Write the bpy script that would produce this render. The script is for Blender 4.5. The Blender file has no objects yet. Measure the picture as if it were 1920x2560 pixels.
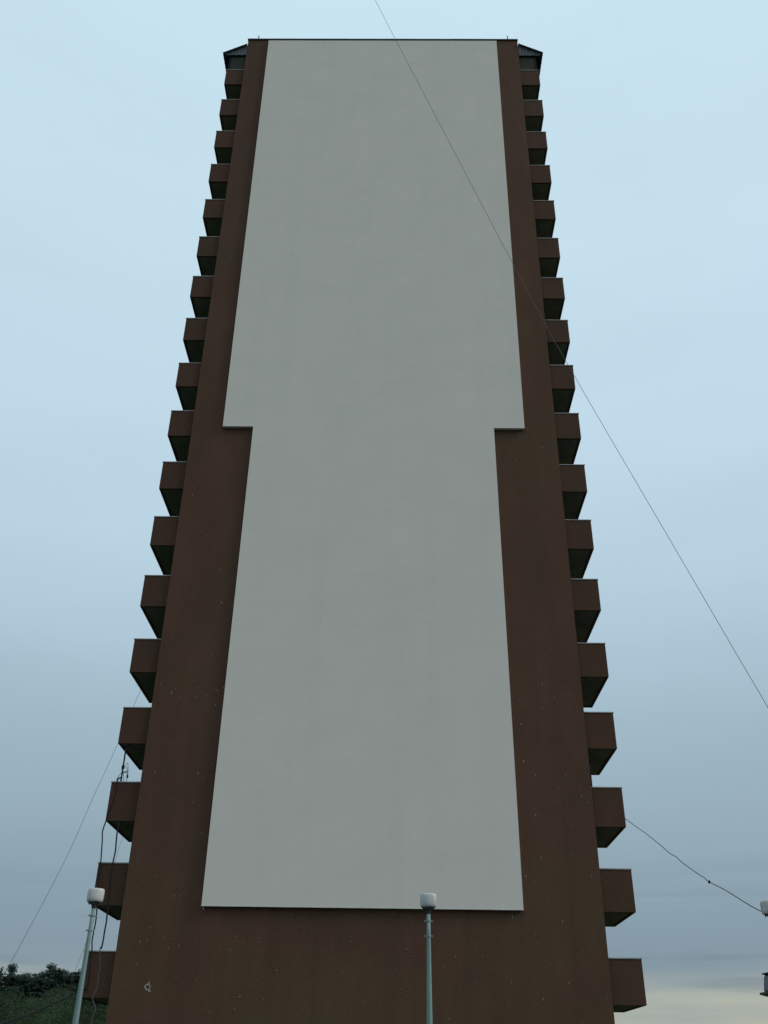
import bpy, math, random
from mathutils import Vector, Matrix
R = math.radians
random.seed(11)
scene = bpy.context.scene
col = scene.collection

# ------------------------------------------------------------------ camera
cam_d = bpy.data.cameras.new("camera")
cam = bpy.data.objects.new("camera", cam_d)
col.objects.link(cam)
rx = Vector((0.99989119, 0.00664918, 0.01316769))
ux = Vector((-0.00783674, -0.51681978, 0.85605835))
fx = Vector((-0.01249741, 0.85606840, 0.51671144))
m = Matrix.Identity(4)
for i in range(3):
    m[i][0], m[i][1], m[i][2] = rx[i], ux[i], -fx[i]
m.translation = Vector((1.0278, -34.4217, -3.6742))
cam.matrix_world = m
cam_d.sensor_fit = 'VERTICAL'
cam_d.sensor_height = 36.0
cam_d.lens = 36.0 * 2369.3 / 2560.0
cam_d.clip_start = 0.1
cam_d.clip_end = 6000.0
scene.camera = cam

# ------------------------------------------------------------------ sky and sun (overcast evening)
SUN_EL, SUN_AZ = R(36), R(103)         # bright patch of cloud to the right, raking along the end wall
world = bpy.data.worlds.new("World")
scene.world = world
world.use_nodes = True
nt = world.node_tree
nt.nodes.clear()
def N(tree, t, **kw):
    n = tree.nodes.new(t)
    for k, v in kw.items():
        setattr(n, k, v)
    return n
L = nt.links.new
out = N(nt, 'ShaderNodeOutputWorld')
bg = N(nt, 'ShaderNodeBackground')
bg.inputs['Strength'].default_value = 0.1
L(bg.outputs[0], out.inputs['Surface'])
sky = N(nt, 'ShaderNodeTexSky', sky_type='NISHITA', sun_disc=False, sun_elevation=SUN_EL, sun_rotation=SUN_AZ)
sky.dust_density = 3.0
tc = N(nt, 'ShaderNodeTexCoord')
sep = N(nt, 'ShaderNodeSeparateXYZ')
L(tc.outputs['Generated'], sep.inputs[0])
def lin(r, g, b):
    f = lambda c: (c / 255 / 12.92) if c / 255 <= 0.04045 else ((c / 255 + 0.055) / 1.055) ** 2.4
    return (f(r), f(g), f(b), 1.0)
ramp = N(nt, 'ShaderNodeValToRGB')
stops = [(0.0, (126, 146, 159)), (0.096, (130, 150, 163)), (0.177, (144, 166, 179)), (0.26, (157, 180, 193)),
         (0.345, (169, 194, 208)), (0.43, (183, 209, 224)), (0.551, (195, 221, 236)), (0.70, (200, 226, 240)),
         (0.86, (204, 231, 244)), (1.0, (207, 233, 246))]
el = ramp.color_ramp.elements
while len(el) < len(stops):
    el.new(0.5)
for e, (p, c) in zip(el, stops):
    e.position = p
    e.color = lin(*c)
L(sep.outputs['Z'], ramp.inputs['Fac'])
# cloud texture of the overcast, flattened towards the horizon
mp = N(nt, 'ShaderNodeMapping')
mp.inputs['Scale'].default_value = (1.0, 1.0, 5.0)
L(tc.outputs['Generated'], mp.inputs['Vector'])
nz = N(nt, 'ShaderNodeTexNoise')
nz.inputs['Scale'].default_value = 2.2
nz.inputs['Detail'].default_value = 5.0
L(mp.outputs[0], nz.inputs['Vector'])
mr = N(nt, 'ShaderNodeMapRange')
mr.inputs['From Min'].default_value = 0.3
mr.inputs['From Max'].default_value = 0.7
mr.inputs['To Min'].default_value = 0.965
mr.inputs['To Max'].default_value = 1.025
L(nz.outputs['Fac'], mr.inputs['Value'])
cl = N(nt, 'ShaderNodeVectorMath', operation='SCALE')
L(ramp.outputs['Color'], cl.inputs[0])
L(mr.outputs[0], cl.inputs['Scale'])
# break in the cloud low over the horizon: warm pale band, ragged
mp2 = N(nt, 'ShaderNodeMapping')
mp2.inputs['Scale'].default_value = (1.0, 1.0, 14.0)
L(tc.outputs['Generated'], mp2.inputs['Vector'])
nz2 = N(nt, 'ShaderNodeTexNoise')
nz2.inputs['Scale'].default_value = 3.0
nz2.inputs['Detail'].default_value = 6.0
L(mp2.outputs[0], nz2.inputs['Vector'])
ad = N(nt, 'ShaderNodeMath', operation='MULTIPLY_ADD')
L(nz2.outputs['Fac'], ad.inputs[0])
ad.inputs[1].default_value = 0.035
L(sep.outputs['Z'], ad.inputs[2])
band = N(nt, 'ShaderNodeMapRange', interpolation_type='SMOOTHSTEP')
band.inputs['From Min'].default_value = 0.122
band.inputs['From Max'].default_value = 0.078
L(ad.outputs[0], band.inputs['Value'])
mixb = N(nt, 'ShaderNodeMix', data_type='RGBA')
mixb.inputs['B'].default_value = lin(180, 184, 171)
nz3 = N(nt, 'ShaderNodeTexNoise')
nz3.inputs['Scale'].default_value = 6.0
nz3.inputs['Detail'].default_value = 6.0
mp3 = N(nt, 'ShaderNodeMapping')
mp3.inputs['Scale'].default_value = (1.0, 1.0, 11.0)
L(tc.outputs['Generated'], mp3.inputs['Vector'])
L(mp3.outputs[0], nz3.inputs['Vector'])
st = N(nt, 'ShaderNodeMapRange')
st.inputs['From Min'].default_value = 0.36
st.inputs['From Max'].default_value = 0.62
st.inputs['To Min'].default_value = 0.62
L(nz3.outputs['Fac'], st.inputs['Value'])
bf = N(nt, 'ShaderNodeMath', operation='MULTIPLY')
L(band.outputs[0], bf.inputs[0])
L(st.outputs[0], bf.inputs[1])
L(bf.outputs[0], mixb.inputs['Factor'])
L(cl.outputs[0], mixb.inputs['A'])
# a thin darker bar of cloud above the band
bar = N(nt, 'ShaderNodeMapRange', interpolation_type='SMOOTHSTEP')
bar.inputs['From Min'].default_value = 0.52
bar.inputs['From Max'].default_value = 0.64
L(nz2.outputs['Fac'], bar.inputs['Value'])
up = N(nt, 'ShaderNodeMapRange', interpolation_type='SMOOTHSTEP')
up.inputs['From Min'].default_value = 0.22
up.inputs['From Max'].default_value = 0.10
L(sep.outputs['Z'], up.inputs['Value'])
bm_ = N(nt, 'ShaderNodeMath', operation='MULTIPLY')
L(bar.outputs[0], bm_.inputs[0])
L(up.outputs[0], bm_.inputs[1])
bs = N(nt, 'ShaderNodeMapRange')
bs.inputs['To Min'].default_value = 10.0
bs.inputs['To Max'].default_value = 8.8
L(bm_.outputs[0], bs.inputs['Value'])
x10 = N(nt, 'ShaderNodeVectorMath', operation='SCALE')
L(mixb.outputs['Result'], x10.inputs[0])
L(bs.outputs[0], x10.inputs['Scale'])
mix = N(nt, 'ShaderNodeMix', data_type='RGBA')
mix.inputs['Factor'].default_value = 0.05
L(x10.outputs[0], mix.inputs['A'])
L(sky.outputs[0], mix.inputs['B'])
L(mix.outputs['Result'], bg.inputs['Color'])

sun_d = bpy.data.lights.new("sun", 'SUN')
sun_d.energy = 1.5
sun_d.angle = R(24)
sun_d.color = (1.0, 0.90, 0.80)
sun = bpy.data.objects.new("sun", sun_d)
col.objects.link(sun)
sd = Vector((math.sin(SUN_AZ) * math.cos(SUN_EL), math.cos(SUN_AZ) * math.cos(SUN_EL), math.sin(SUN_EL)))
sun.rotation_euler = sd.to_track_quat('Z', 'Y').to_euler()
sun.location = (0, 0, 120)

vs = scene.view_settings
vs.view_transform = 'Standard'
vs.look = 'None'
vs.exposure = 0.0
vs.gamma = 1.0
vs.use_curve_mapping = False
scene.cycles.max_bounces = 6
scene.cycles.use_denoising = True

# ------------------------------------------------------------------ helpers
class MB:
    def __init__(s):
        s.v, s.f = [], []
    def box(s, x0, x1, y0, y1, z0, z1):
        b = len(s.v)
        s.v += [(x0, y0, z0), (x1, y0, z0), (x1, y1, z0), (x0, y1, z0), (x0, y0, z1), (x1, y0, z1), (x1, y1, z1), (x0, y1, z1)]
        s.f += [tuple(b + i for i in q) for q in ((3, 2, 1, 0), (4, 5, 6, 7), (0, 1, 5, 4), (1, 2, 6, 5), (2, 3, 7, 6), (3, 0, 4, 7))]
        return s
    def prism_xz(s, pts, y0, y1):
        """closed outline in x,z (counter-clockwise seen from -y), extruded along y"""
        b, n = len(s.v), len(pts)
        s.v += [(x, y0, z) for x, z in pts] + [(x, y1, z) for x, z in pts]
        s.f.append(tuple(range(b, b + n)))
        s.f.append(tuple(range(b + 2 * n - 1, b + n - 1, -1)))
        for i in range(n):
            j = (i + 1) % n
            s.f.append((b + j, b + i, b + n + i, b + n + j))
        return s
    def tube(s, pts, r, n=6, cap=True):
        """r: number or list; parallel frames along a polyline"""
        pts = [Vector(p) for p in pts]
        rs = r if isinstance(r, (list, tuple)) else [r] * len(pts)
        b = len(s.v)
        ref = None
        for i, p in enumerate(pts):
            d = (pts[min(i + 1, len(pts) - 1)] - pts[max(i - 1, 0)]).normalized()
            if ref is None:
                ref = Vector((1, 0, 0)) if abs(d.x) < 0.8 else Vector((0, 1, 0))
            a = (ref - d * ref.dot(d)).normalized()
            c = d.cross(a)
            ref = a
            for k in range(n):
                t = 2 * math.pi * k / n
                s.v.append(tuple(p + (a * math.cos(t) + c * math.sin(t)) * rs[i]))
        for i in range(len(pts) - 1):
            for k in range(n):
                k2 = (k + 1) % n
                s.f.append((b + i * n + k, b + i * n + k2, b + (i + 1) * n + k2, b + (i + 1) * n + k))
        if cap:
            s.f.append(tuple(b + k for k in reversed(range(n))))
            s.f.append(tuple(b + (len(pts) - 1) * n + k for k in range(n)))
        return s
    def lathe(s, prof, n=32, cx=0, cy=0, sq=0.0):
        """profile (r, z) bottom to top; sq > 0 pushes the section towards a rounded square"""
        b = len(s.v)
        for r, z in prof:
            for k in range(n):
                t = 2 * math.pi * k / n
                q = 1.0 + sq * (1 / max(abs(math.cos(t)), abs(math.sin(t))) - 1)
                s.v.append((cx + r * q * math.cos(t), cy + r * q * math.sin(t), z))
        for i in range(len(prof) - 1):
            for k in range(n):
                k2 = (k + 1) % n
                s.f.append((b + i * n + k, b + i * n + k2, b + (i + 1) * n + k2, b + (i + 1) * n + k))
        s.f.append(tuple(b + k for k in reversed(range(n))))
        s.f.append(tuple(b + (len(prof) - 1) * n + k for k in range(n)))
        return s
    def mesh(s, name, mat, smooth=False):
        me = bpy.data.meshes.new(name)
        me.from_pydata(s.v, [], s.f)
        me.materials.append(mat)
        if smooth:
            me.polygons.foreach_set('use_smooth', [True] * len(me.polygons))
        me.update()
        return me
    def build(s, name, mat, parent=None, smooth=False, loc=(0, 0, 0), bevel=0):
        o = bpy.data.objects.new(name, s.mesh(name, mat, smooth))
        col.objects.link(o)
        o.location = loc
        if parent:
            o.parent = parent
        if bevel:
            md = o.modifiers.new('bevel', 'BEVEL')
            md.width = bevel
            md.segments = 2
            md.limit_method = 'ANGLE'
        return o

def tag(o, label=None, cat=None, group=None, kind=None):
    if label: o['label'] = label
    if cat: o['category'] = cat
    if group: o['group'] = group
    if kind: o['kind'] = kind
    return o
def empty(name, loc=(0, 0, 0)):
    o = bpy.data.objects.new(name, None)
    col.objects.link(o)
    o.location = loc
    o.empty_display_size = 0.3
    return o
def copy_tree(o, parent=None):
    c = o.copy()
    col.objects.link(c)
    c.parent = parent
    for ch in o.children:
        copy_tree(ch, c)
    return c
def smooth_path(pts, sub=4):
    """Catmull-Rom through the given points"""
    P = [Vector(p) for p in pts]
    o = []
    for i in range(len(P) - 1):
        a, b, c, d = P[max(i - 1, 0)], P[i], P[i + 1], P[min(i + 2, len(P) - 1)]
        for k in range(sub):
            t = k / sub
            o.append(0.5 * ((2 * b) + (c - a) * t + (2 * a - 5 * b + 4 * c - d) * t * t + (3 * b - a - 3 * c + d) * t ** 3))
    o.append(P[-1])
    return o

# ------------------------------------------------------------------ materials
def mat(name, base, rough=0.8, spec=0.3, metal=0.0):
    m_ = bpy.data.materials.new(name)
    m_.use_nodes = True
    p = m_.node_tree.nodes['Principled BSDF']
    p.inputs['Base Color'].default_value = (*base, 1)
    p.inputs['Roughness'].default_value = rough
    p.inputs['Specular IOR Level'].default_value = spec
    p.inputs['Metallic'].default_value = metal
    return m_, m_.node_tree, p
def noise(t, scale, detail=4, rough=0.55, vec=None):
    n = N(t, 'ShaderNodeTexNoise')
    n.inputs['Scale'].default_value = scale
    n.inputs['Detail'].default_value = detail
    n.inputs['Roughness'].default_value = rough
    if vec is not None:
        t.links.new(vec, n.inputs['Vector'])
    return n.outputs['Fac']
def ramp2(t, fac, p0, c0, p1, c1):
    r_ = N(t, 'ShaderNodeValToRGB')
    e = r_.color_ramp.elements
    e[0].position, e[0].color = p0, (*c0, 1)
    e[1].position, e[1].color = p1, (*c1, 1)
    t.links.new(fac, r_.inputs['Fac'])
    return r_.outputs['Color']
def mixc(t, fac, a, b, mode='MIX'):
    x = N(t, 'ShaderNodeMix', data_type='RGBA', blend_type=mode)
    for s_, v in (('Factor', fac), ('A', a), ('B', b)):
        if isinstance(v, (int, float)):
            x.inputs[s_].default_value = v
        elif isinstance(v, tuple):
            x.inputs[s_].default_value = (*v, 1)
        else:
            t.links.new(v, x.inputs[s_])
    return x.outputs['Result']
def objvec(t, scale=(1, 1, 1)):
    c = N(t, 'ShaderNodeTexCoord')
    mpn = N(t, 'ShaderNodeMapping')
    mpn.inputs['Scale'].default_value = scale
    t.links.new(c.outputs['Object'], mpn.inputs['Vector'])
    return mpn.outputs[0]
def geovec(t, scale=(1, 1, 1)):
    c = N(t, 'ShaderNodeNewGeometry')
    mpn = N(t, 'ShaderNodeMapping')
    mpn.inputs['Scale'].default_value = scale
    t.links.new(c.outputs['Position'], mpn.inputs['Vector'])
    return mpn.outputs[0]
def bump(t, p, h, strength, dist):
    b = N(t, 'ShaderNodeBump')
    b.inputs['Strength'].default_value = strength
    b.inputs['Distance'].default_value = dist
    t.links.new(h, b.inputs['Height'])
    t.links.new(b.outputs[0], p.inputs['Normal'])

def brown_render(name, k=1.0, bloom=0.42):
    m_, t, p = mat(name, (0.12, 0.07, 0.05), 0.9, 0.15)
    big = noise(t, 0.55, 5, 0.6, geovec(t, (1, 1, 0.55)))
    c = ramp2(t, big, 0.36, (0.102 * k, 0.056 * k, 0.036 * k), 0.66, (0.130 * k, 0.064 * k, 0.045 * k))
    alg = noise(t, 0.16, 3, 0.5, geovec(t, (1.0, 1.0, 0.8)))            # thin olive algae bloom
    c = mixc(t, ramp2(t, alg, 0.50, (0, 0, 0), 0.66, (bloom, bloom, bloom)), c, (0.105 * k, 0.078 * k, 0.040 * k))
    sx = N(t, 'ShaderNodeSeparateXYZ')                                   # the bloom is thickest on the damp lowest storeys
    t.links.new(geovec(t), sx.inputs[0])
    lo = N(t, 'ShaderNodeMapRange', interpolation_type='SMOOTHSTEP')
    lo.inputs['From Min'].default_value = 7.0
    lo.inputs['From Max'].default_value = -2.5
    lo.inputs['To Max'].default_value = bloom * 1.3
    t.links.new(sx.outputs['Z'], lo.inputs['Value'])
    al2 = N(t, 'ShaderNodeMath', operation='MULTIPLY')
    t.links.new(lo.outputs[0], al2.inputs[0])
    t.links.new(ramp2(t, noise(t, 0.28, 3, 0.5, geovec(t)), 0.42, (0, 0, 0), 0.60, (1, 1, 1)), al2.inputs[1])
    c = mixc(t, al2.outputs[0], c, (0.118 * k, 0.084 * k, 0.044 * k))
    run = noise(t, 1.6, 4, 0.6, geovec(t, (1.0, 1.0, 0.05)))          # rain streaking
    c = mixc(t, ramp2(t, run, 0.42, (0, 0, 0), 0.75, (0.45, 0.45, 0.45)), c, (0.078 * k, 0.050 * k, 0.034 * k))
    grain = noise(t, 26, 3, 0.7, geovec(t))                             # sprayed pebble render
    c = mixc(t, 0.55, c, ramp2(t, grain, 0.3, (0.35, 0.35, 0.35), 0.7, (0.65, 0.65, 0.65)), 'OVERLAY')
    # courses of the brickwork telegraphing through the paint
    w = N(t, 'ShaderNodeTexWave', wave_type='BANDS', bands_direction='Z', wave_profile='SIN')
    w.inputs['Scale'].default_value = 3.2
    w.inputs['Distortion'].default_value = 1.2
    w.inputs['Detail Scale'].default_value = 2.0
    t.links.new(geovec(t), w.inputs['Vector'])
    c = mixc(t, 0.03, c, w.outputs['Color'], 'OVERLAY')
    t.links.new(c, p.inputs['Base Color'])
    bump(t, p, grain, 0.5, 0.02)
    return m_
M = {}
M['brown'] = brown_render('brown_render', 0.91)
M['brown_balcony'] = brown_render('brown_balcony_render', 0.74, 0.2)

m_, t, p = mat('pale_render', (0.7, 0.65, 0.58), 0.85, 0.2)
big = noise(t, 0.5, 9, 0.72, geovec(t, (0.7, 1, 1.1)))
c = ramp2(t, big, 0.34, (0.680, 0.640, 0.590), 0.66, (0.722, 0.674, 0.624))
run = noise(t, 1.3, 5, 0.65, geovec(t, (1.0, 1.0, 0.035)))
c = mixc(t, ramp2(t, run, 0.50, (0, 0, 0), 0.80, (0.28, 0.28, 0.28)), c, (0.590, 0.572, 0.535))
row = noise(t, 2.0, 3, 0.5, geovec(t, (0.16, 0.16, 2.2)))
c = mixc(t, 0.08, c, ramp2(t, row, 0.35, (0.42, 0.42, 0.42), 0.65, (0.58, 0.58, 0.58)), 'OVERLAY')
gr = noise(t, 14, 3, 0.6, geovec(t))
c = mixc(t, 0.10, c, ramp2(t, gr, 0.3, (0.35, 0.35, 0.35), 0.7, (0.65, 0.65, 0.65)), 'OVERLAY')
t.links.new(c, p.inputs['Base Color'])
bump(t, p, noise(t, 5, 4, 0.6, geovec(t, (0.4, 0.4, 2.2))), 0.35, 0.006)
M['pale'] = m_

m_, t, p = mat('pale_metal_trim', (0.55, 0.54, 0.53), 0.5, 0.4)
t.links.new(ramp2(t, noise(t, 3, 4, 0.6, geovec(t)), 0.3, (0.46, 0.45, 0.44), 0.7, (0.60, 0.59, 0.57)), p.inputs['Base Color'])
M['trim'] = m_
m_, t, p = mat('coping_metal', (0.33, 0.31, 0.31), 0.55, 0.4)
t.links.new(ramp2(t, noise(t, 2.2, 4, 0.6, geovec(t)), 0.3, (0.25, 0.235, 0.23), 0.7, (0.40, 0.38, 0.375)), p.inputs['Base Color'])
M['coping'] = m_
m_, t, p = mat('dark_roof_metal', (0.035, 0.04, 0.06), 0.5, 0.5)
t.links.new(ramp2(t, noise(t, 2, 4, 0.6, geovec(t)), 0.3, (0.026, 0.03, 0.046), 0.7, (0.045, 0.05, 0.072)), p.inputs['Base Color'])
M['roof_metal'] = m_
m_, t, p = mat('grey_blue_sheet', (0.12, 0.15, 0.18), 0.5, 0.4)
t.links.new(ramp2(t, noise(t, 2.5, 5, 0.6, geovec(t, (3, 1, 0.4))), 0.3, (0.034, 0.044, 0.055), 0.7, (0.054, 0.066, 0.080)), p.inputs['Base Color'])
M['sheet'] = m_
m_, t, p = mat('stained_concrete_slab', (0.1, 0.1, 0.08), 0.9, 0.15)
t.links.new(ramp2(t, noise(t, 1.4, 6, 0.65, geovec(t)), 0.32, (0.105, 0.125, 0.105), 0.68, (0.172, 0.188, 0.165)), p.inputs['Base Color'])
bump(t, p, noise(t, 9, 4, 0.6, geovec(t)), 0.4, 0.01)
M['slab'] = m_
m_, t, p = mat('olive_infill_board', (0.06, 0.06, 0.05), 0.8, 0.2)
t.links.new(ramp2(t, noise(t, 2, 5, 0.6, geovec(t, (1, 1, 0.3))), 0.3, (0.024, 0.029, 0.022), 0.7, (0.040, 0.041, 0.031)), p.inputs['Base Color'])
M['infill'] = m_
m_, t, p = mat('black_cable', (0.02, 0.022, 0.026), 0.8, 0.12)
t.links.new(ramp2(t, noise(t, 12, 3, 0.6, geovec(t)), 0.3, (0.010, 0.012, 0.016), 0.7, (0.020, 0.022, 0.027)), p.inputs['Base Color'])
M['cable'] = m_
m_, t, p = mat('grey_cable', (0.14, 0.14, 0.14), 0.55, 0.4)
t.links.new(ramp2(t, noise(t, 8, 3, 0.6, geovec(t)), 0.3, (0.055, 0.056, 0.058), 0.7, (0.10, 0.10, 0.10)), p.inputs['Base Color'])
M['grey_cable'] = m_
m_, t, p = mat('painted_steel_pole', (0.3, 0.38, 0.37), 0.5, 0.4)
c = ramp2(t, noise(t, 4, 5, 0.6, geovec(t, (1, 1, 0.3))), 0.3, (0.150, 0.235, 0.225), 0.7, (0.205, 0.295, 0.285))
c = mixc(t, ramp2(t, noise(t, 18, 4, 0.7, geovec(t, (1, 1, 0.25))), 0.66, (0, 0, 0), 0.74, (0.8, 0.8, 0.8)), c, (0.13, 0.10, 0.07))
t.links.new(c, p.inputs['Base Color'])
M['pole'] = m_
m_, t, p = mat('dark_cast_metal', (0.04, 0.045, 0.05), 0.5, 0.4)
t.links.new(ramp2(t, noise(t, 20, 3, 0.6, geovec(t)), 0.3, (0.03, 0.034, 0.038), 0.7, (0.055, 0.06, 0.065)), p.inputs['Base Color'])
M['cast'] = m_
m_, t, p = mat('milky_plastic', (0.55, 0.56, 0.54), 0.35, 0.4)
c = ramp2(t, noise(t, 7, 5, 0.65, geovec(t)), 0.3, (0.46, 0.475, 0.46), 0.7, (0.60, 0.61, 0.585))
t.links.new(c, p.inputs['Base Color'])
p.inputs['Subsurface Weight'].default_value = 0.25
p.inputs['Subsurface Radius'].default_value = (0.05, 0.05, 0.05)
M['globe'] = m_
m_, t, p = mat('floodlight_glass', (0.08, 0.10, 0.14), 0.15, 0.6)
t.links.new(ramp2(t, noise(t, 6, 3, 0.6, geovec(t)), 0.3, (0.07, 0.085, 0.12), 0.7, (0.10, 0.12, 0.17)), p.inputs['Base Color'])
M['glass'] = m_
m_, t, p = mat('old_white_paint', (0.5, 0.48, 0.42), 0.8, 0.2)
t.links.new(ramp2(t, noise(t, 30, 3, 0.6, geovec(t)), 0.3, (0.40, 0.385, 0.33), 0.7, (0.62, 0.60, 0.54)), p.inputs['Base Color'])
M['paint'] = m_
m_, t, p = mat('wet_sleet', (0.75, 0.76, 0.78), 0.4, 0.4)
t.links.new(ramp2(t, noise(t, 40, 2, 0.5, geovec(t)), 0.3, (0.60, 0.60, 0.58), 0.7, (0.8, 0.8, 0.79)), p.inputs['Base Color'])
M['sleet'] = m_
def leaf(name, a, b):
    m_, t, p = mat(name, a, 0.9, 0.05)
    c = ramp2(t, noise(t, 0.7, 4, 0.6, geovec(t)), 0.34, a, 0.66, b)
    oi = N(t, 'ShaderNodeObjectInfo')
    hs = N(t, 'ShaderNodeHueSaturation')
    v = N(t, 'ShaderNodeMapRange')
    v.inputs['To Min'].default_value = 0.75
    v.inputs['To Max'].default_value = 1.3
    t.links.new(oi.outputs['Random'], v.inputs['Value'])
    t.links.new(v.outputs[0], hs.inputs['Value'])
    h = N(t, 'ShaderNodeMapRange')
    h.inputs['To Min'].default_value = 0.485
    h.inputs['To Max'].default_value = 0.515
    t.links.new(oi.outputs['Random'], h.inputs['Value'])
    t.links.new(h.outputs[0], hs.inputs['Hue'])
    t.links.new(c, hs.inputs['Color'])
    t.links.new(hs.outputs[0], p.inputs['Base Color'])
    tr = N(t, 'ShaderNodeBsdfTranslucent')
    t.links.new(hs.outputs[0], tr.inputs['Color'])
    mx = N(t, 'ShaderNodeMixShader')
    mx.inputs[0].default_value = 0.45
    t.links.new(p.outputs[0], mx.inputs[1])
    t.links.new(tr.outputs[0], mx.inputs[2])
    t.links.new(mx.outputs[0], t.nodes['Material Output'].inputs['Surface'])
    return m_
M['needles'] = leaf('pine_needles', (0.044, 0.074, 0.062), (0.066, 0.100, 0.080))
M['leaves'] = leaf('birch_leaves', (0.044, 0.074, 0.040), (0.070, 0.104, 0.054))
M['leaves_olive'] = leaf('willow_leaves', (0.044, 0.064, 0.040), (0.070, 0.090, 0.054))
m_, t, p = mat('bark', (0.08, 0.06, 0.045), 0.9, 0.1)
t.links.new(ramp2(t, noise(t, 3, 5, 0.7, geovec(t, (2, 2, 0.4))), 0.3, (0.055, 0.042, 0.034), 0.7, (0.13, 0.10, 0.075)), p.inputs['Base Color'])
M['bark'] = m_
m_, t, p = mat('pale_bark', (0.3, 0.29, 0.26), 0.9, 0.1)
t.links.new(ramp2(t, noise(t, 4, 5, 0.7, geovec(t, (0.6, 0.6, 2.5))), 0.42, (0.05, 0.046, 0.042), 0.60, (0.15, 0.145, 0.13)), p.inputs['Base Color'])
M['pale_bark'] = m_
m_, t, p = mat('rough_grass', (0.06, 0.08, 0.03), 0.9, 0.1)
c = ramp2(t, noise(t, 0.35, 6, 0.6, geovec(t)), 0.35, (0.040, 0.062, 0.022), 0.65, (0.085, 0.095, 0.042))
c = mixc(t, 0.4, c, ramp2(t, noise(t, 9, 4, 0.6, geovec(t)), 0.3, (0.3, 0.3, 0.3), 0.7, (0.7, 0.7, 0.7)), 'OVERLAY')
t.links.new(c, p.inputs['Base Color'])
bump(t, p, noise(t, 12, 4, 0.7, geovec(t)), 0.8, 0.05)
M['grass'] = m_
m_, t, p = mat('asphalt', (0.05, 0.05, 0.052), 0.75, 0.3)
c = ramp2(t, noise(t, 0.5, 6, 0.6, geovec(t)), 0.35, (0.042, 0.043, 0.046), 0.65, (0.068, 0.068, 0.069))
c = mixc(t, 0.5, c, ramp2(t, noise(t, 60, 3, 0.7, geovec(t)), 0.3, (0.3, 0.3, 0.3), 0.7, (0.7, 0.7, 0.7)), 'OVERLAY')
t.links.new(c, p.inputs['Base Color'])
bump(t, p, noise(t, 60, 3, 0.7, geovec(t)), 0.5, 0.01)
M['asphalt'] = m_
m_, t, p = mat('kerb_concrete', (0.25, 0.245, 0.235), 0.85, 0.2)
t.links.new(ramp2(t, noise(t, 4, 6, 0.65, geovec(t)), 0.3, (0.19, 0.187, 0.18), 0.7, (0.30, 0.295, 0.28)), p.inputs['Base Color'])
M['kerb'] = m_

# ------------------------------------------------------------------ setting
G = -5.28                                     # ground level
s = MB(); s.v = [(-3000, -3000, G), (3000, -3000, G), (3000, 3000, G), (-3000, 3000, G)]; s.f = [(0, 1, 2, 3)]
tag(s.build('ground', M['grass']), kind='structure')
s = MB(); s.v = [(-40, -46, G + .004), (40, -46, G + .004), (40, -14, G + .004), (-40, -14, G + .004)]; s.f = [(0, 1, 2, 3)]
tag(s.build('road', M['asphalt']), kind='structure')
s = MB().box(-40, 40, -13.8, -10.2, G - .2, G + .13)
tag(s.build('pavement', M['asphalt']), kind='structure')
k = empty('kerb', (0, 0, G)); tag(k, kind='structure')
ks = MB().box(-0.49, 0.49, -14.0, -13.805, -0.2, 0.14).mesh('kerb_stone', M['kerb'])
for i in range(60):
    o = bpy.data.objects.new('kerb_stone', ks); col.objects.link(o); o.parent = k; o.location = (-29.5 + i, random.uniform(-.006, .006), random.uniform(-.006, .004))

# ------------------------------------------------------------------ the tower
H, HW, BL, BR, HB, DEP, ZT = 2.8, 8.155, 1.055, 1.086, 1.40, 3.615, 50.51
tower = empty('apartment_tower', (0, 12, G))
tag(tower, 'tall dark brown apartment tower with a pale blank panel between two stacks of balconies', 'building')
def part(mb, name, mt, **kw):
    o = mb.build(name, mt, tower, **kw)
    o.location = Vector(kw.get('loc', (0, 0, 0))) - tower.location
    return o
part(MB().box(-HW, HW, 0, 26, G - .3, ZT), 'end_wall', M['brown'])
PT = 0.16
zs, zb = 21.438, 1.413
outline = [(-5.442, zb), (5.432, zb), (5.371, zs), (6.735, zs), (6.868, ZT - .262), (-6.878, ZT - .262), (-6.745, zs), (-5.381, zs)]
part(MB().prism_xz(outline, -PT, 0.02), 'pale_panel', M['pale'])
# drip profiles under the panel's lower edges
def drip(x0, x1, z):
    return MB().box(x0, x1, -PT - .010, -PT + .035, z - .022, z - .002)
part(drip(-5.45, 5.44, zb), 'drip_profile', M['trim'])
part(drip(-6.745, -5.39, zs), 'drip_profile', M['trim'])
part(drip(5.38, 6.735, zs), 'drip_profile', M['trim'])
# parapet cap of dark sheet metal, in lengths
def cap_run(xa, xb, yf):
    n = max(1, round((xb - xa) / 2.0))
    for i in range(n):
        x0, x1 = xa + (xb - xa) * i / n, xa + (xb - xa) * (i + 1) / n
        part(MB().box(x0, x1 - .004, yf, 0.5, ZT + random.uniform(0, .004), ZT + .06 + random.uniform(0, .008)), 'roof_cap', M['roof_metal'])
cap_run(-HW - .03, HW + .03, -.07)
part(MB().box(-6.885, 6.875, -PT - .012, .01, ZT - .260, ZT - .245), 'panel_flashing', M['roof_metal'])
part(MB().box(-HW + .2, HW - .2, .52, 25.8, ZT, ZT + .03), 'roof', M['roof_metal'])

REC, Q = .11, 1.0032
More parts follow.
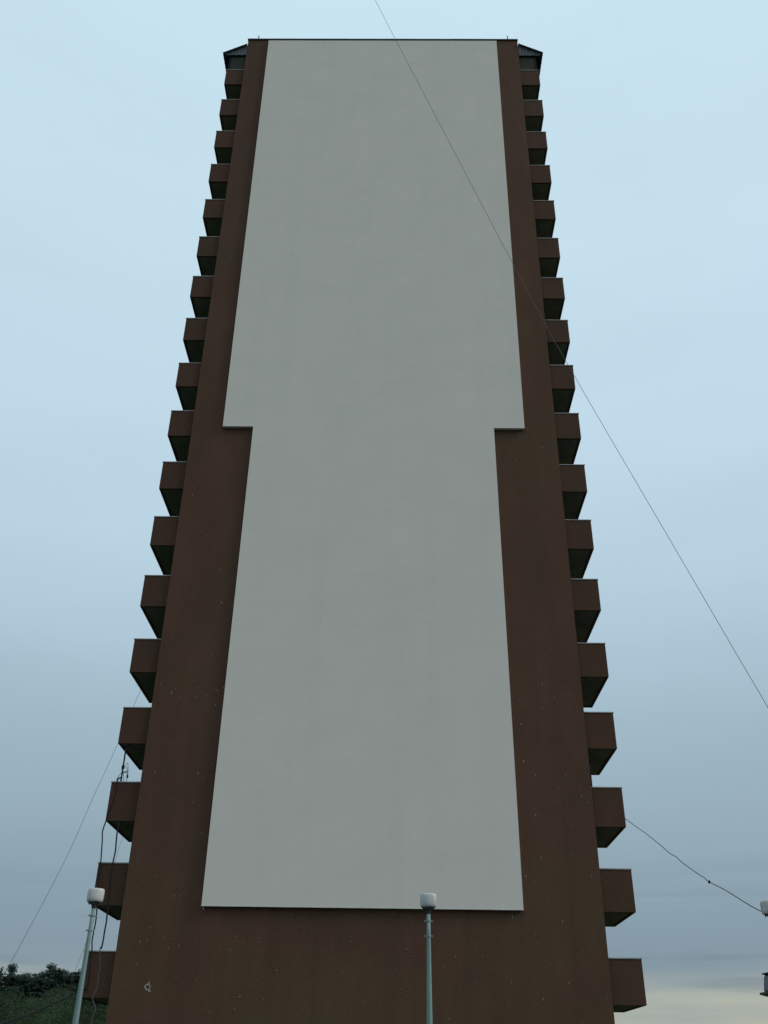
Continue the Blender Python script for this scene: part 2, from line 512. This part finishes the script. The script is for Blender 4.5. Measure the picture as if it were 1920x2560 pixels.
# balconies: the parapet box with its coping, slab and rear panel; open above
def balcony_meshes(side, b):
    x0, x1 = (HW - .05, HW + b + .025)
    sg = lambda a, c: (a, c) if side > 0 else (-c, -a)
    y0, y1 = REC, DEP
    p_ = MB()
    p_.box(*sg(x0, x1), y0, y0 + .10, -HB, -.035)
    p_.box(*sg(x1 - .10, x1), y0 + .10, y1 - .10, -HB, -.035)
    p_.box(*sg(x0, x1), y1 - .10, y1, -HB, -.035)
    c_ = MB()
    c_.box(*sg(x0 + .05, x1 + .02), y0 - .022, y0 + .12, -.035, 0)
    c_.box(*sg(x1 - .12, x1 + .02), y0 + .12, y1 - .12, -.035, 0)
    c_.box(*sg(x0 + .05, x1 + .02), y1 - .12, y1 + .02, -.035, 0)
    s_ = MB()
    s_.box(*sg(x0 + .01, x1 - .104), y0 + .104, y1 - .104, -HB + .025, -HB + .19)
    return (p_.mesh('balcony', M['brown_balcony']), c_.mesh('coping', M['coping']), s_.mesh('slab', M['slab']))
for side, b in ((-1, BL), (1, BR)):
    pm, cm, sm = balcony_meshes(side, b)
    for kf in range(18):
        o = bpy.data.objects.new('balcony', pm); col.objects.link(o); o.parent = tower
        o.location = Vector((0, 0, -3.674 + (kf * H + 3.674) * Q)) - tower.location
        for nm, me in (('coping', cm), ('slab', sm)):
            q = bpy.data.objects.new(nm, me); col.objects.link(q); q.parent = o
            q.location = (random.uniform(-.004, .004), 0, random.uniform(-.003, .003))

# lean-to canopies over the top balconies
def canopy(side, ze, zt_, ov):
    sg = (lambda x_: x_) if side > 0 else (lambda x_: -x_)
    o = empty('balcony_canopy'); o.parent = tower; o.location = -tower.location
    xo, xi = HW + ov, HW + .02
    # corrugated roof sheet
    mb = MB(); n = 64; y0, y1 = -.10, DEP + .25
    for i in range(n + 1):
        y = y0 + (y1 - y0) * i / n
        w = .022 * math.sin(i * math.pi / 2)
        for xx, zz in ((xi, zt_), (xo, ze)):
            mb.v.append((sg(xx), y, zz + w + .03))
            mb.v.append((sg(xx), y, zz + w))
    for i in range(n):
        a = i * 4; b_ = a + 4
        for f in ((a, a + 2, b_ + 2, b_), (a + 1, b_ + 1, b_ + 3, a + 3), (a + 2, a + 3, b_ + 3, b_ + 2), (a, b_, b_ + 1, a + 1)):
            mb.f.append(f)
    mb.f += [(0, 1, 3, 2), (n * 4, n * 4 + 2, n * 4 + 3, n * 4 + 1)]
    mb.build('roof_sheet', M['roof_metal'], o)
    # rafters
    for y in (.12, DEP / 2, DEP - .1):
        mr_ = MB()
        pts = [(sg(xi), zt_ - .02), (sg(xo - .05), ze - .02), (sg(xo - .05), ze - .09), (sg(xi), zt_ - .10)]
        mr_.prism_xz(pts if side < 0 else pts[::-1], y, y + .06)
        mr_.build('rafter', M['roof_metal'], o)
    # gable of grey sheet, ribbed, as separate boards
    zb_ = 49.06
    nb = 7
    xb = [xi + (xo - .14 - xi) * i / nb for i in range(nb + 1)]
    zat = lambda xx: zt_ + (ze - zt_) * (xx - xi) / (xo - xi) - .025
    for i in range(nb):
        a, c_ = xb[i], xb[i + 1] - .012
        if zat(c_) < zb_ + .02: c_ = max(a + .05, c_ - .05)
        pts = [(sg(a), zb_), (sg(c_), zb_), (sg(c_), max(zat(c_), zb_ + .015)), (sg(a), max(zat(a), zb_ + .02))]
        dy = (i % 2) * .014
        MB().prism_xz(pts if side > 0 else pts[::-1], .012 + dy, .05 + dy).build('gable_board', M['sheet'], o)
    # olive infill boards between the parapet and the gable, and a frame
    x1 = HW + (BL if side < 0 else BR)
    xs = sorted((sg(HW + .01), sg(x1 - .19)))
    MB().box(xs[0], xs[1], .13, .17, 47.76, zb_ - .006).build('infill_panel', M['infill'], o)
    xs = sorted((sg(x1 - .06), sg(x1 - .18)))
    MB().box(xs[0], xs[1], .12, .20, 47.76, 49.03).build('post', M['cable'], o)
    xs = sorted((sg(x1 - .06), sg(x1 - .16)))
    MB().box(xs[0], xs[1], DEP - .2, DEP - .1, 47.76, 49.03).build('post', M['roof_metal'], o)
    xs = sorted((sg(x1 - .05), sg(x1 - .16)))
    MB().box(xs[0], xs[1], .21, DEP - .22, 47.76, 48.95).build('side_panel', M['roof_metal'], o)
canopy(-1, 49.10, 49.99, 1.40)
canopy(1, 49.18, 50.06, 1.45)

# a loop of old white paint on the lower left of the brown wall
def strip(pts, w):
    mb = MB(); P = smooth_path(pts, 3)
    for i, q in enumerate(P):
        d = (P[min(i + 1, len(P) - 1)] - P[max(i - 1, 0)]).normalized()
        nrm = Vector((-d.z, 0, d.x)) * w * (.7 + .3 * math.sin(i * 2.1))
        for yy in (-.006, .004):
            mb.v += [(q.x + nrm.x, yy, q.z + nrm.z), (q.x - nrm.x, yy, q.z - nrm.z)]
    for i in range(len(P) - 1):
        a = 4 * i; b_ = a + 4
        mb.f += [(a, a + 1, b_ + 1, b_), (a + 1, a + 3, b_ + 3, b_ + 1), (a + 2, a, b_, b_ + 2)]
    return mb
part(strip([(-6.90, 0, -.92), (-6.95, 0, -.98), (-7.02, 0, -1.02), (-7.035, 0, -1.06), (-6.99, 0, -1.13), (-6.91, 0, -1.16), (-6.83, 0, -1.20)], .018), 'paint_mark', M['paint'])
part(strip([(-6.95, 0, -.985), (-6.90, 0, -1.0), (-6.865, 0, -1.05), (-6.88, 0, -1.11), (-6.93, 0, -1.15)], .012), 'paint_mark', M['paint'])

# lightning rods on the roof edge
for x_, lab in ((-7.60, 'thin lightning rod on the roof edge above the left balconies'), (7.62, 'thin lightning rod on the roof edge above the right balconies')):
    o = empty('lightning_rod', (x_, .2, ZT + .07)); tag(o, lab, 'lightning rod', 'lightning rods on the roof')
    MB().tube([(0, 0, -.02), (0, 0, .70)], .028, 6).build('rod', M['cable'], o)
    MB().lathe([(.06, 0), (.06, .03), (.03, .06)], 10).build('foot', M['cable'], o)

# ------------------------------------------------------------------ street lamps in a row in front
def lamp(zoff=0.0):
    r_ = empty('street_lamp')
    hgt = 5.0
    MB().lathe([(.155, -.05), (.155, .03), (.10, .05), (.098, .25)], 16).build('base', M['cast'], r_, True)
    pole = MB().lathe([(.078, .03), (.076, 1.0), (.070, 2.2), (.060, 3.0), (.050, 3.9), (.043, 4.5), (.041, hgt)], 14)
    pole.build('pole', M['pole'], r_, True)
    for zc in (4.50, 4.80):
        c_ = MB().lathe([(.050, zc - .018), (.052, zc - .01), (.052, zc + .01), (.050, zc + .018)], 14)
        c_.box(.05, .092, -.012, .012, zc - .016, zc + .016)
        c_.box(-.092, -.05, -.012, .012, zc - .016, zc + .016)
        c_.build('clamp', M['pole'], r_)
    MB().lathe([(.048, hgt - .05), (.050, hgt - .02), (.056, hgt), (.070, hgt + .03), (.125, hgt + .055), (.158, hgt + .085), (.162, hgt + .10)], 24).build('collar', M['cast'], r_, True)
    for i in range(6):
        t_ = i * math.pi / 3 + .3
        MB().tube([(.13 * math.cos(t_), .13 * math.sin(t_), hgt + .03), (.13 * math.cos(t_), .13 * math.sin(t_), hgt + .07)], .012, 6).build('bolt', M['cast'], r_)
    g0 = hgt + .085
    prof = [(.120, g0 - .02), (.160, g0), (.174, g0 + .03), (.180, g0 + .08), (.182, g0 + .15), (.181, g0 + .21), (.178, g0 + .243), (.170, g0 + .260), (.155, g0 + .268), (.06, g0 + .271)]
    MB().lathe(prof, 40, sq=.24).build('globe', M['globe'], r_, True)
    return r_
lamp0 = lamp()
spots = [(-5.585, 'street lamp with a pale jar shaped globe in front of the left balconies', .02, 25, 0.0),
         (1.815, 'middle street lamp with a jar shaped globe in front of the pale panel', .0, 3, 0.0),
         (9.335, 'street lamp cut off by the right edge of the picture, beside open sky', -.05, 14, 0.0)]
for i, (x_, lab, dz, rz, ln) in enumerate(spots):
    o = lamp0 if i == 0 else copy_tree(lamp0)
    o.location = (x_, -12.0, G + .13 + dz - .255)
    o.rotation_euler = (0, R(ln), R(rz))
    tag(o, lab, 'street lamp', 'street lamps in a row before the tower')

fl = empty('floodlight', (9.19, -12.0, -1.80)); fl.rotation_euler = (0, R(12), R(8))
tag(fl, 'dark tilted floodlight on the pole at the right edge of the picture', 'floodlight')
MB().box(-.22, .07, -.16, .16, -.17, .19).build('housing', M['cast'], fl, bevel=.02)
MB().box(-.24, -.222, -.13, .13, -.13, .15).build('glass', M['glass'], fl)
MB().box(-.30, .0, -.20, .20, -.215, -.172).build('bottom_plate', M['cast'], fl, bevel=.008)
MB().box(-.27, .06, -.18, .18, .192, .215).build('visor', M['cast'], fl, bevel=.006)
MB().tube([(.05, 0, 0), (.14, 0, 0)], .025, 8).build('bracket', M['cast'], fl)

# ------------------------------------------------------------------ cables
def wire(name, pts, r, mt, lab, cat='cable', sub=4, n=6, extra=None):
    mb = MB().tube(smooth_path(pts, sub), r, n)
    o = mb.build(name, M[mt], None, True)
    tag(o, lab, cat)
    return o
wire('overhead_wire', [(-3.0, -10, 46.8), (-.08, -10, 37.78), (.85, -10, 34.84), (3.19, -10, 27.54), (5.14, -10, 21.46), (6.64, -10, 16.98), (9.15, -10, 10.11), (11.0, -10, 5.07), (12.6, -10, .9)],
     .0085, 'grey_cable', 'long thin overhead wire slanting across the pale panel and the right balconies', 'wire')
w2 = empty('drop_wire', (9.35, .3, 4.53)); tag(w2, 'wavy black wire sagging from a right balcony to the right street lamp', 'wire')
pts2 = [(9.15, .30, 4.60), (9.35, .30, 4.53), (9.47, -.68, 4.02), (9.54, -1.35, 3.70), (9.63, -2.67, 3.04), (9.67, -3.44, 2.64), (9.69, -4.05, 2.40), (9.70, -4.64, 2.11), (9.70, -5.97, 1.56), (9.69, -6.52, 1.36), (9.67, -6.97, 1.17), (9.60, -8.49, .69), (9.40, -10.69, -.02), (9.31, -11.95, -.38)]
MB().tube(smooth_path([Vector(p_) - w2.location for p_ in pts2], 4), .0105, 6).build('wire', M['cable'], w2, True)
kn = Vector((9.67, -6.97, 1.17)) - w2.location
MB().lathe([(.006, -.06), (.028, -.035), (.034, 0), (.026, .035), (.006, .06)], 8).build('knot', M['cable'], w2, True, loc=kn).rotation_euler = (R(60), 0, 0)
wire('guy_wire', [(-23.0, 60, 41), (-25.52, 60, 31.49), (-27.08, 60, 25.41), (-28.65, 60, 20.05), (-30.38, 60, 13.89), (-33.65, 60, 5.05), (-36.4, 60, -2)],
     .019, 'grey_cable', 'long faint wire descending to the wood at far left', 'wire')
wire('guy_wire', [(-21.5, 60, 30), (-25.01, 60, 16.64), (-25.48, 60, 14.28), (-26.93, 60, 7.37), (-27.54, 60, 4.86), (-29.1, 60, -2)],
     .014, 'grey_cable', 'short faint wire seen between the lower left balconies', 'wire')
wire('supply_cable', [(-9.15, .3, -1.05), (-9.03, .1, -1.15), (-9.0, -.71, -1.29), (-8.83, -3.18, -1.74), (-8.63, -5.17, -2.05), (-8.45, -6.61, -2.25), (-8.02, -9.35, -2.56), (-7.3, -12.5, -2.8), (-6.0, -17, -2.9)],
     .027, 'cable', 'thick black cable running from the lowest left balcony across the wood')
wire('hanging_cable', [(-8.89, .10, 5.80), (-8.92, .03, 5.74), (-8.97, -.05, 5.68), (-8.98, -.045, 5.39), (-9.01, -.04, 4.97), (-9.15, -.04, 4.27), (-9.23, -.04, 3.84), (-9.19, -.04, 3.53), (-9.12, -.05, 2.83), (-9.10, -.04, 2.52), (-9.09, -.03, 2.14), (-9.01, -.04, 1.39), (-8.97, -.04, .98), (-8.98, -.04, .58), (-8.99, -.04, .28), (-8.95, -.05, .06), (-8.94, -.03, -.3), (-8.92, -.02, -.52), (-8.91, -.02, -.85), (-8.93, -.02, -1.2)],
     .024, 'cable', 'black cable hanging down the lower left balconies on their outer side')
wire('hanging_cable', [(-8.71, .30, 4.22), (-8.71, .02, 4.10), (-8.71, -.04, 3.93), (-8.70, -.04, 3.61), (-8.67, -.04, 3.14), (-8.69, -.05, 2.83), (-8.69, -.03, 2.37), (-8.66, -.03, 1.77), (-8.63, -.04, 1.22), (-8.61, -.04, .91), (-8.62, -.04, .58), (-8.62, -.04, .28), (-8.64, -.05, .04)],
     .026, 'cable', 'black cable hanging down the lower left balconies on the side nearer the wall')
wire('hanging_cable', [(-8.66, -.05, .10), (-8.68, -.05, .02), (-8.60, -.03, -.46), (-8.60, -.03, -.78), (-8.60, -.03, -1.14), (-8.69, -.05, -1.39), (-8.60, -.05, -1.57), (-8.53, -.05, -1.76), (-8.59, -.05, -2.0), (-8.58, -.05, -2.2), (-8.62, -.05, -2.9), (-8.6, -.05, G + .02)],
     .015, 'grey_cable', 'grey kinked cable hanging in front of the lowest left balcony')

ms = empty('antenna_mast', (-8.92, .17, 5.30)); tag(ms, 'dark pole with tangled wires standing in a lower left balcony', 'antenna')
MB().tube([(.0, 0, -.4), (0, 0, 1.70)], .030, 8).build('pole', M['cable'], ms, True)
MB().box(-.07, .07, -.06, .06, 1.63, 1.70).build('bracket', M['cable'], ms)
MB().lathe([(.05, .80), (.055, .83), (.055, .90), (.05, .93)], 8).build('clamp', M['cable'], ms)
MB().tube([(0, -.02, .66), (.17, -.05, .69)], .022, 6).build('arm', M['cable'], ms)
rw = random.Random(4)
for (a, b_, c_) in (((.02, -.05, .92), (.17, -.08, .80), (.26, -.08, .42)), ((.17, -.05, .69), (.20, -.06, .55), (.22, -.06, .22)), ((.0, -.05, .66), (-.10, -.08, .50), (-.17, -.06, .30)),
                    ((.05, -.04, .68), (.10, -.06, .45), (.12, -.05, .22)), ((-.17, -.06, .30), (-.10, -.08, .42), (.02, -.05, .38)), ((.1, -.05, .95), (.17, -.06, .98), (.24, -.08, .62))):
    MB().tube(smooth_path([a, b_, c_], 5), .009, 5).build('loose_wire', M['cable'], ms, True)
MB().lathe([(.01, .45), (.035, .48), (.035, .54), (.01, .58)], 8, .235, -.08).build('plug', M['cable'], ms)

pp = empty('balcony_post', (8.235, .3, 5.30)); tag(pp, 'slim dark post between two lower right balconies close to the wall', 'post')
MB().tube([(0, 0, -.6), (0, 0, 1.34)], .026, 8).build('post', M['cable'], pp, True)
MB().box(-.05, .05, -.05, .05, 1.335, 1.36).build('top_plate', M['cable'], pp)

# ------------------------------------------------------------------ the wood beyond the tower
def blob_leaf(mb, rnd, c, rad, n, size, flat=1.0, droop=0.0):
    for _ in range(n):
        while True:
            q = Vector((rnd.uniform(-1, 1), rnd.uniform(-1, 1), rnd.uniform(-1, 1)))
            if .25 < q.length < 1: break
        p_ = Vector(c) + Vector((q.x * rad, q.y * rad, q.z * rad * flat - droop * q.xy.length))
        nrm = (q + Vector((rnd.uniform(-.8, .8), rnd.uniform(-.8, .8), rnd.uniform(-.3, 1.0)))).normalized()
        a = nrm.orthogonal().normalized()
        a = Matrix.Rotation(rnd.uniform(0, 6.28), 3, nrm) @ a
        b_ = nrm.cross(a)
        s_ = size * rnd.uniform(.55, 1.25)
        i = len(mb.v)
        mb.v += [tuple(p_ + a * s_), tuple(p_ + b_ * s_ * .45), tuple(p_ - a * s_ * .8), tuple(p_ - b_ * s_ * .45)]
        mb.f.append((i, i + 1, i + 2, i + 3))
def pine_meshes(seed):
    rnd = random.Random(seed)
    h = 14.0
    tr = MB()
    lean = rnd.uniform(-.3, .3)
    tr.tube([(0, 0, -.3), (lean * .3, 0, 4), (lean * .6, .1, 8), (lean, .1, 12), (lean, .1, h - .3)], [.24, .2, .16, .09, .03], 7)
    cr = MB()
    nl = rnd.randint(14, 18)
    for i in range(nl):
        f = i / (nl - 1)
        z = 5.2 + (h - 5.6) * f
        reach = (1.7 * (1 - f) ** .65 + .2) * rnd.uniform(.6, 1.2)
        blob_leaf(cr, rnd, (lean * f, .05, z), reach * .75, 60, .17, .55)
        for b_ in range(rnd.randint(3, 5)):
            t_ = rnd.uniform(0, 6.28)
            e = Vector((lean + math.cos(t_) * reach, math.sin(t_) * reach, z + rnd.uniform(-.2, .5)))
            tr.tube([(lean * f, 0, z - .25), tuple(e)], [.05, .02], 4)
            blob_leaf(cr, rnd, e - Vector((math.cos(t_), math.sin(t_), 0)) * .35, rnd.uniform(.45, .85), 54, .17, .6)
    blob_leaf(cr, rnd, (lean, .1, h - .35), .32, 26, .22, 2.0)
    return tr.mesh('trunk', M['bark']), cr.mesh('crown', M['needles'])
def broad_meshes(seed, lm, bm, h):
    rnd = random.Random(seed)
    tr = MB(); cr = MB()
    lean = rnd.uniform(-.4, .4)
    tr.tube([(0, 0, -.3), (lean * .4, .1, h * .35), (lean, 0, h * .7), (lean * 1.2, 0, h * .95)], [.16, .12, .07, .02], 6)
    for i in range(rnd.randint(22, 28)):
        f = rnd.uniform(.18, .98)
        w = h * .27 * math.sin(math.pi * min(1, f * .80 + .14)) ** .7
        t_ = rnd.uniform(0, 6.28); d = w * rnd.uniform(.3, 1.05)
        c_ = (lean * f + math.cos(t_) * d, math.sin(t_) * d, h * f - .2)
        tr.tube([(lean * f * .8, 0, h * f * .8), c_], [.05, .015], 4)
        blob_leaf(cr, rnd, c_, h * rnd.uniform(.08, .14), 150, .15, .85)
    return tr.mesh('trunk', bm), cr.mesh('crown', lm)
def plant_tree(name, meshes, x_, y_, sc, rz, label, cat, group):
    o = empty(name, (x_, y_, G))
    o.scale = (sc[0], sc[0], sc[1]); o.rotation_euler = (0, 0, rz)
    tag(o, label, cat, group)
    for nm, me in zip(('trunk', 'crown'), meshes):
        c_ = bpy.data.objects.new(nm, me); col.objects.link(c_); c_.parent = o
pines = [pine_meshes(s_) for s_ in (1, 2, 3, 4)]
rt = random.Random(21)
x_ = -74.0
while x_ < -27:
    plant_tree('pine_tree', rt.choice(pines), x_, 100 + rt.uniform(-2, 2), (rt.uniform(.8, 1.25), rt.uniform(.91, 1.05)), rt.uniform(0, 6.28),
               'dark pine in the skyline row of the wood at lower left', 'pine tree', 'pines on the skyline of the wood')
    x_ += rt.uniform(1.0, 1.9)
x_ = -76.0
while x_ < -28:
    plant_tree('pine_tree', rt.choice(pines), x_, 107 + rt.uniform(-2, 2), (rt.uniform(1.4, 1.9), rt.uniform(.90, 1.0)), rt.uniform(0, 6.28),
               'dark pine half hidden behind the skyline row of the wood at lower left', 'pine tree', 'rearmost pines of the wood')
    x_ += rt.uniform(1.6, 2.4)
x_ = -70.0
while x_ < -25:
    plant_tree('pine_tree', rt.choice(pines), x_, 92 + rt.uniform(-2, 2), (rt.uniform(1.5, 2.0), rt.uniform(.84, .94)), rt.uniform(0, 6.28),
               'dark pine standing below the skyline row of the wood at lower left', 'pine tree', 'pines in the middle of the wood')
    x_ += rt.uniform(1.5, 2.4)
broads = [broad_meshes(31, M['leaves'], M['bark'], 10), broad_meshes(32, M['leaves'], M['pale_bark'], 10), broad_meshes(33, M['leaves_olive'], M['bark'], 10), broad_meshes(34, M['leaves'], M['bark'], 10)]
for (yy, xa, xb, st, h0, h1) in ((80, -62, -22, 2.2, .90, 1.14), (70, -56, -19, 2.7, .72, .92), (60, -50, -17, 2.6, .56, .78), (50, -44, -14, 2.4, .46, .62)):
    x_ = xa
    while x_ < xb:
        k_ = rt.randrange(4)
        lab = {1: 'leafy green tree with a pale trunk in front of the pines'}.get(k_, 'leafy green broadleaf tree in front of the pines')
        if k_ == 2: lab = 'greyish olive leafy tree in front of the pines'
        gp = {1: 'pale trunked trees in the wood', 2: 'olive leafy trees in the wood'}.get(k_, 'green broadleaf trees in the wood')
        s_ = rt.uniform(h0, h1)
        plant_tree('broadleaf_tree', broads[k_], x_, yy + rt.uniform(-3, 3), (s_ * rt.uniform(1.05, 1.35), s_), rt.uniform(0, 6.28), lab, 'tree', gp)
        x_ += st * rt.uniform(.7, 1.3)

# ------------------------------------------------------------------ sleet falling between the lamps and the tower
sl = MB(); rs = random.Random(8)
for _ in range(800):
    y_ = rs.uniform(-16, -2)
    k_ = (y_ + 34.4) / 34.4
    x_ = 1.03 + rs.uniform(-9.0, 7.0) * k_
    z_ = -3.67 + (rs.uniform(1.2, 50) if rs.random() < .6 else rs.uniform(1.2, 14)) * k_
    d = Vector((rs.uniform(-.05, .30), rs.uniform(-.2, .2), -1)).normalized()
    ln = rs.uniform(.012, .030) * (1.4 if rs.random() < .06 else 1); w_ = ln * rs.uniform(.06, .12)
    a = d.orthogonal().normalized(); b_ = d.cross(a)
    c_ = Vector((x_, y_, z_)); i = len(sl.v)
    bend = a * ln * rs.uniform(-.2, .2)
    sl.v += [tuple(c_ - d * ln), tuple(c_ + a * w_ + bend), tuple(c_ + b_ * w_ + bend), tuple(c_ - a * w_ + bend), tuple(c_ - b_ * w_ + bend), tuple(c_ + d * ln)]
    for q in range(4):
        q2 = (q + 1) % 4
        sl.f += [(i, i + 1 + q, i + 1 + q2), (i + 5, i + 1 + q2, i + 1 + q)]
tag(sl.build('sleet', M['sleet']), 'fine pale flecks of sleet falling before the tower', None, None, 'stuff')
